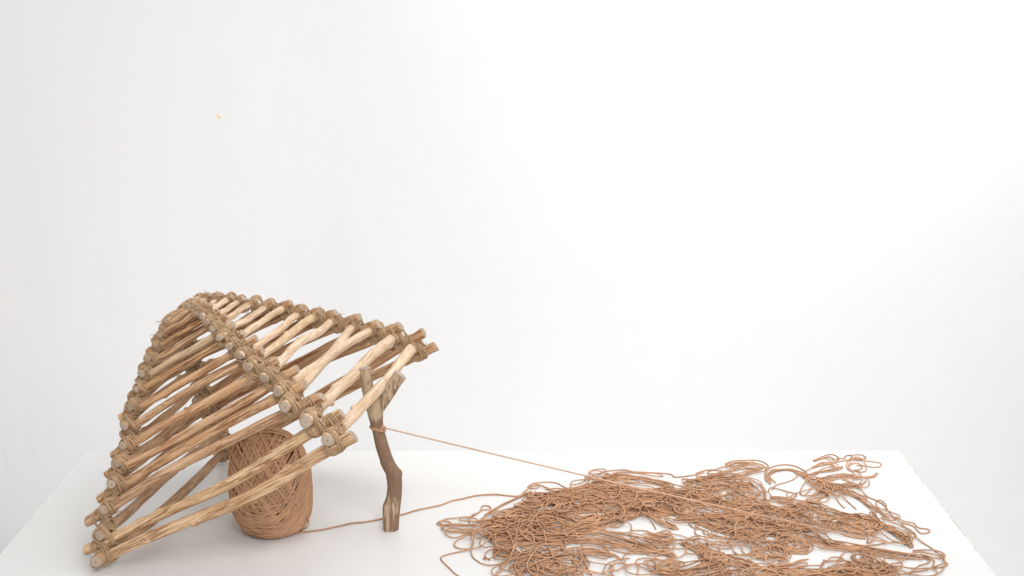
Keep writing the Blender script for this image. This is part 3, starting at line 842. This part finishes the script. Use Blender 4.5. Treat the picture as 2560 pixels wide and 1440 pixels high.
# loops and lengths of yarn that can be told apart, each traced on its own
LOOPS = [
 ('L', [(350,600),(140,600),(60,580),(55,560),(100,540),(170,560),(180,580),(120,585),(75,570),(120,530),(240,520),(350,520),(380,490),(450,460),(480,400),(540,405),(550,430),(470,440),(400,490),(350,530),(360,570)]),
 ('L', [(440,620),(330,610),(180,600),(110,610),(110,640),(200,660),(350,650),(460,620)]),
 ('L', [(470,640),(300,630),(180,625),(130,660),(150,690),(240,710),(335,705),(380,750),(390,770),(350,820),(200,850),(110,875),(92,900),(130,960),(200,1030),(280,1080)]),
 ('L', [(560,620),(450,650),(380,700),(390,740),(450,740),(500,700),(470,650),(520,600)]),
 ('L', [(400,740),(370,800),(380,880),(450,940),(560,965),(680,950),(750,900),(780,850),(790,750),(760,690),(700,650)]),
 ('L', [(590,1070),(690,1000),(760,900),(750,790),(700,720),(710,680),(800,640),(900,630),(935,580),(900,550)]),
 ('L', [(600,1060),(700,990),(850,910),(960,870),(1100,850),(1210,840),(1245,820),(1200,790),(1130,800),(1110,830),(1180,860),(1250,850),(1260,780),(1200,730)]),
 ('L', [(500,880),(490,900),(540,912),(600,900),(640,870),(600,850),(520,850),(495,880),(540,912)]),
 ('L', [(470,750),(460,800),(530,840),(640,850),(720,880)]),
 ('L', [(480,510),(600,430),(720,370),(820,320),(920,280),(950,270)]),
 ('L', [(500,500),(620,425),(740,365),(840,315),(930,275)]),
 ('L', [(905,225),(950,190),(1050,178),(1150,182),(1220,210),(1265,235),(1240,240),(1150,236),(1060,245)]),
 ('L', [(920,230),(940,205),(990,205),(1000,225),(960,240),(920,235)]),
 ('L', [(935,290),(910,330),(915,370),(960,360),(975,300)]),
 ('L', [(1300,215),(1340,212),(1450,180),(1560,130),(1650,80),(1800,60),(1900,80),(2060,90),(2200,95),(2270,110),(2275,128),(2400,120),(2560,85)]),
 ('L', [(1560,125),(1500,120),(1485,90),(1530,65),(1600,65),(1640,90),(1560,130)]),
 ('L', [(1500,140),(1450,145),(1440,165),(1480,170),(1520,150)]),
 ('L', [(1500,420),(1600,470),(1700,560),(1760,575),(1800,520),(1780,460),(1730,420),(1650,410)]),
 ('L', [(1540,530),(1640,570),(1740,580),(1790,530)]),
 ('L', [(1880,440),(1980,520),(2070,560),(2110,620)]),
 ('L', [(1880,630),(2000,635),(2090,660),(2200,640),(2250,670),(2210,710),(2100,700),(1990,690)]),
 ('L', [(1420,620),(1560,610),(1700,590),(1850,590),(1880,620),(1860,660),(1900,720),(1930,690)]),
 ('L', [(1400,790),(1440,840),(1530,890),(1620,910),(1660,870),(1640,820),(1560,760),(1460,720)]),
 ('L', [(1610,1060),(1640,970),(1700,930),(1780,910),(1860,900)]),
 ('L', [(1690,1010),(1700,1030),(1760,1020),(1810,970),(1780,950),(1720,970),(1690,1010),(1710,1035),(1790,1000),(1830,970),(1900,965),(1940,1000),(1930,1050)]),
 ('L', [(1820,960),(1800,900),(1850,850),(1930,790),(1890,740),(1800,740)]),
 ('L', [(2030,940),(2040,990),(2090,1060),(2110,1040),(2100,970),(2060,930),(2030,940)]),
 ('L', [(1930,850),(2050,840),(2160,850),(2250,840),(2280,800),(2250,760),(2180,800),(2200,830)]),
 ('L', [(1920,760),(2020,790),(2150,800),(2250,830),(2400,820)]),
 ('L', [(1930,720),(2050,740),(2200,760),(2350,740),(2500,745)]),
 ('R', [(280,160),(330,140),(450,125),(600,125),(680,160),(700,200),(600,215),(480,215),(330,185),(290,165),(350,140)]),
 ('R', [(0,255),(110,220),(190,225),(260,250),(230,270),(130,270),(110,245),(160,220),(300,200),(420,160),(560,140)]),
 ('R', [(680,330),(670,260),(720,200),(830,170),(950,180),(1040,220),(1080,260)]),
 ('R', [(740,410),(770,370),(870,340),(950,310),(1020,260),(1110,215),(1240,160),(1380,140),(1500,120),(1640,130),(1780,150),(1800,180),(1740,195),(1650,180),(1560,175)]),
 ('R', [(700,430),(740,400),(900,430),(980,460),(900,520),(800,540)]),
 ('R', [(1135,125),(1200,100),(1280,70),(1350,75),(1385,110),(1340,140),(1260,110),(1190,110),(1135,135),(1180,125),(1290,90),(1350,120)]),
 ('R', [(1350,130),(1440,120),(1450,85),(1500,78),(1510,110),(1460,150),(1470,210),(1520,240)]),
 ('R', [(1500,95),(1560,80),(1620,78),(1650,105),(1600,130),(1520,125)]),
 ('R', [(1480,180),(1530,130),(1600,130),(1650,180),(1640,230),(1560,245),(1480,210),(1500,170),(1570,160),(1610,200),(1550,220)]),
 ('R', [(1510,280),(1540,240),(1590,255),(1590,290),(1540,305),(1515,275)]),
 ('R', [(1520,325),(1640,300),(1720,290),(1765,260),(1750,250),(1710,280),(1600,305),(1420,320)]),
 ('R', [(1600,310),(1670,330),(1675,370),(1640,400),(1580,410)]),
 ('R', [(1060,470),(1130,400),(1240,330),(1350,290),(1440,260)]),
 ('R', [(890,440),(890,490),(960,460),(1100,430),(1200,440),(1300,490),(1295,450),(1240,400),(1200,450),(1150,500)]),
 ('R', [(1230,370),(1330,400),(1450,440),(1580,500),(1640,560)]),
 ('R', [(1300,420),(1370,520),(1430,580),(1450,590)]),
 ('R', [(1320,430),(1430,500),(1560,600)]),
 ('R', [(1440,330),(1560,390),(1660,480),(1760,520),(1830,570),(1880,640),(1940,700)]),
 ('R', [(1450,440),(1460,480),(1560,500),(1640,530),(1650,500),(1560,460),(1450,430)]),
 ('R', [(1740,540),(1790,520),(1840,570),(1820,610),(1760,590),(1740,550)]),
 ('R', [(1830,620),(1900,640),(1965,670),(1960,700),(1900,690),(1850,650),(1800,680),(1850,720),(1930,720)]),
 ('R', [(1930,700),(2020,730),(2110,740),(2150,780),(2210,790),(2265,800),(2268,825),(2200,835),(2140,800),(2110,770),(1990,730)]),
 ('R', [(1960,720),(2040,800),(2130,890),(2250,960),(2350,1030),(2420,1060)]),
 ('R', [(1130,780),(1250,800),(1400,850),(1560,880),(1640,890)]),
 ('R', [(1180,700),(1300,740),(1500,800),(1680,860),(1850,915)]),
 ('R', [(980,760),(1080,830),(1160,830),(1250,860),(1300,810),(1180,800)]),
 ('R', [(230,945),(530,960),(800,960),(1000,975),(1200,985),(1500,985),(1800,1000)]),
 ('R', [(1500,965),(1700,950),(1860,935),(1990,950),(2050,930),(2070,890),(2050,850)]),
 ('R', [(1670,880),(1660,930),(1720,910),(1730,860),(1680,860),(1660,910)]),
 ('R', [(1700,720),(1780,790),(1780,830),(1730,830),(1760,790)]),
 ('R', [(1590,1030),(1640,1090),(1700,1070),(1680,1030),(1610,1020),(1660,1080),(1750,1100)]),
 ('R', [(2110,1000),(2250,1000),(2380,1030),(2420,1060),(2400,1080),(2290,1080),(2200,1050),(2080,1050)]),
 ('R', [(2100,1010),(2220,1020),(2340,1060),(2420,1130),(2440,1140),(2400,1160),(2290,1165),(2310,1110),(2250,1090)]),
 ('R', [(2380,1060),(2410,1130),(2390,1200),(2300,1260)]),
 ('R', [(1860,1200),(2000,1190),(2130,1180),(2160,1150),(2250,1130),(2255,1090),(2180,1060)]),
 ('R', [(1760,1260),(1900,1180),(2000,1110),(2070,1060)]),
 ('R', [(1900,1290),(2100,1230),(2250,1190),(2390,1160)]),
 ('R', [(960,1180),(1040,1170),(1150,1160),(1220,1190),(1170,1230),(1060,1200),(980,1180)]),
 ('R', [(1290,1110),(1300,1080),(1360,1075),(1420,1100),(1360,1130),(1270,1120),(1230,1110),(1240,1150),(1210,1200)]),
 ('R', [(1400,1090),(1440,1030),(1540,1020),(1620,1010)]),
 ('R', [(1500,1100),(1540,1070),(1600,1090),(1640,1150),(1580,1180),(1510,1140),(1500,1090)]),
 ('R', [(480,1120),(560,1090),(680,1080),(720,1020),(700,980)]),
 ('R', [(380,1040),(360,1000),(400,960),(470,950),(540,1000),(500,1060),(420,1060),(380,1020)]),
 ('R', [(540,900),(480,870),(400,870),(360,920),(260,970)]),
 ('R', [(700,1080),(820,1090),(870,1110),(850,1170),(760,1200)]),
 ('R', [(1080,800),(1100,850),(1200,900),(1300,960),(1400,970),(1440,940),(1350,930),(1230,860),(1120,810)]),
 ('R', [(1050,840),(1150,880),(1230,920),(1300,970)]),
 ('R', [(400,560),(420,600),(480,600),(520,570),(560,590),(530,620),(470,640)]),
 ('R', [(530,740),(560,700),(600,720),(590,760),(540,760),(530,730)]),
]
FR = {'L': gl, 'R': gr}
for fr, pts in LOOPS:
    P = smooth_path([FR[fr](p) for p in pts], .0042)
    w = wob(len(P), .0011, 3.5, rs); P = P+w
    T = Tubes(); T.add(lay(P, stiff=5), YR*rs.uniform(.95, 1.08), 6)
    T.build('yarn_loop', [YARN], tangle)

# cord pulled tight from the prop across the heap
kn = ppt(962, 1070, -.004)
pull = thing('pull_cord', 'taut terracotta cord tied round the forked stick and stretched to the heap', 'cord', tuple(kn))
E_ = ground(2220, 1358, .006)
T = Tubes(); s = np.linspace(0, 1, 160)[:, None]
P = kn*(1-s)+E_*s; P[:, 2] -= (np.sin(np.pi*s[:, 0])*.0035)
T.add(P, .0014, 8); T.build('taut_cord', [LIT_YARN], pull)
T = Tubes()
cC = ppt(944, 1071); rC = 15.8*np.linalg.norm(cC-CAMP)/FPX
for t, dz in enumerate((0, .0026, -.001)):
    th = np.linspace(0, 2*math.pi, 40, endpoint=False)
    rr = rC*1.03+YR*.7+.0012*(t == 2)
    P = np.stack([cC[0]+rr*np.cos(th), cC[1]+rr*np.sin(th), cC[2]+dz-.0015*np.cos(th-.3*t)*(t+.3)-.10*rr*np.cos(th)], -1)
    T.add(P, .00115, 7, closed=True)
T.build('cord_loop', [YARN], pull)
T = Tubes()
th = np.linspace(0, 4*math.pi, 60)
P = kn+np.stack([-.003+.0036*np.cos(th)+.0012*np.sin(2.5*th), -.002+.0034*np.sin(th*1.5), .0030*np.sin(th)+.0012*np.cos(3*th)], -1)
T.add(P, .0014, 7)
T.add(smooth_path([kn+np.array(v) for v in [(-.002, -.003, 0), (-.004, -.006, .003), (-.006, -.005, .006)]], .001), .0013, 6)
T.build('cord_knot', [YARN], pull)

# ------------------------------------------------------------------ ball of yarn
bc = ground(681, 1322)
BX, BY = float(bc[0]), float(bc[1])
BRX, BRZ = .0682, .0925
ball = thing('yarn_ball', 'upright ball of terracotta cotton yarn standing beneath the stick trap', 'yarn ball', (BX, BY, 0))
cB = np.array([BX, BY, BRZ-.004])
def egg(D, lift):
    """point of the ball's surface in direction D (n,3), raised by lift"""
    D = D/np.linalg.norm(D, axis=1)[:, None]
    zt = D[:, 2]
    # squarish shoulders, a little wider below the middle
    p = 2.9
    rr = (np.abs(np.hypot(D[:, 0], D[:, 1])/BRX)**p+np.abs(zt/BRZ)**p)**(-1/p)
    P = D*(rr+0*zt)[:, None]
    wid = 1+.03*(-P[:, 2]/BRZ)-.05*np.clip(P[:, 2]/BRZ, 0, 1)**2
    P[:, 0] *= wid; P[:, 1] *= wid
    n_ = P/np.array([BRX**2, BRX**2, BRZ**2]); n_ /= np.linalg.norm(n_, axis=1)[:, None]
    return P+n_*np.asarray(lift).reshape(-1, 1)
# leaning very slightly to the right of the picture
def to_world(P):
    Q = P.copy(); Q[:, 0] += -.045*P[:, 2]
    Q = Q+cB; Q[:, 2] = np.maximum(Q[:, 2], .0016); return Q
n1, n2 = 40, 56; D = []
for a_ in range(n1+1):
    for b2 in range(n2):
        th_ = math.pi*a_/n1; ph_ = 2*math.pi*b2/n2; D.append((math.sin(th_)*math.cos(ph_)+1e-6, math.sin(th_)*math.sin(ph_), math.cos(th_)))
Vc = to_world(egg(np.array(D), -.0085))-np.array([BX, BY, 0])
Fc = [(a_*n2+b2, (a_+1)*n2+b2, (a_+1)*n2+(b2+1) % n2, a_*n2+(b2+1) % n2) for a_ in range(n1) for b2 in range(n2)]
core_m, nt, b = new_mat('gap_shade_core'); b.inputs['Base Color'].default_value = (.30, .14, .08, 1); b.inputs['Roughness'].default_value = .95  # dark core: shade between the windings put into its colour
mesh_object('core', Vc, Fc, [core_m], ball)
view = np.array([0.10, -1, .30]); view /= np.linalg.norm(view)      # axis about which the cord was wound
ex = np.cross(view, zz); ex /= np.linalg.norm(ex); ey = np.cross(ex, view)
def ring_dir(nrm, tilt_off, m=84):
    nrm = nrm/np.linalg.norm(nrm)
    e1 = np.cross(nrm, np.array([.3, .2, .9])); e1 /= np.linalg.norm(e1); e2 = np.cross(nrm, e1)
    t = np.linspace(0, 2*math.pi, m, endpoint=False)
    return np.cos(t)[:, None]*e1+np.sin(t)[:, None]*e2+nrm*tilt_off
view2 = np.array([-.18, -1, .62]); view2 /= np.linalg.norm(view2)
WB = Tubes(); rb_ = np.random.default_rng(5)
def wind(nrm, off, lift, wobble, m=84):
    D = ring_dir(nrm, off, m)
    w = np.zeros(m)
    for f in (2, 3, 5, 9, 14, 19): w += wobble*rb_.normal()/f**.5*np.sin(f*np.linspace(0, 2*math.pi, m, endpoint=False)+rb_.uniform(0, 6))
    D = D+nrm/np.linalg.norm(nrm)*w[:, None]
    li = lift+.0006*np.sin(np.linspace(0, 2*math.pi, m)*rb_.integers(2, 6)+rb_.uniform(0, 6))
    WB.add(to_world(egg(D, li)), .00178*rb_.uniform(.92, 1.06), 6, closed=True)
# crossing layers seen in the middle
for lay_i in range(10):
    sgn = 1 if lay_i % 2 == 0 else -1
    for q in range(18):
        an = sgn*(math.radians(31)+rb_.normal(0, .045))
        nrm = ex*math.cos(an)+ey*math.sin(an)+view*rb_.normal(0, .05)
        wind(nrm, -.8+1.6*(int(q/3)+.5)/6+(q%3-1)*.052+rb_.normal(0, .012)+lay_i*.045-.2, -.0075+lay_i*.0010+rb_.normal(0, .0002), .005)
# long lengths that pass round the outside
for q in range(66):
    an = rb_.uniform(0, 2*math.pi); al = math.radians(rb_.uniform(3, 34))
    nrm = view2*math.cos(al)+(ex*math.cos(an)+ey*math.sin(an))*math.sin(al)
    wind(nrm, rb_.uniform(-.30, .35), .0018+q*.00003+rb_.normal(0, .0009), .011)
wound = WB.build('wound_yarn', [YARN], ball); wound['kind'] = 'stuff'
# the free end: a small ear on the ball, then across the table, behind the prop, into the heap
T = Tubes()
ear = [at_depth(758, 1283, BY-.01), at_depth(766, 1290, BY-.02), at_depth(772, 1302, BY-.03), at_depth(768, 1316, BY-.05), ground(752, 1326, .002), ground(735, 1330, .002)]
T.add(smooth_path(ear, .003), .00155, 7); T.build('yarn_ear', [YARN], ball)
tail = [ground(x, y, .0017)[:2] for x, y in [(738, 1331), (760, 1330), (800, 1325), (830, 1319), (850, 1315), (880, 1308), (912, 1305), (950, 1298), (1003, 1287), (1040, 1276), (1062, 1271), (1100, 1263), (1130, 1252), (1160, 1246), (1190, 1239), (1235, 1236), (1262, 1238), (1296, 1240), (1312, 1229), (1325, 1222), (1350, 1216), (1390, 1232)]]
P2 = smooth_path(tail, .004); P3 = lay(P2, stiff=5); P3[P3[:, 0] < -.02, 2] = .0018
T = Tubes(); T.add(P3, .00155, 7)
run = T.build('yarn_strand', [YARN])
run['label'] = 'single strand of yarn on the table leading from ball to heap'; run['category'] = 'yarn'
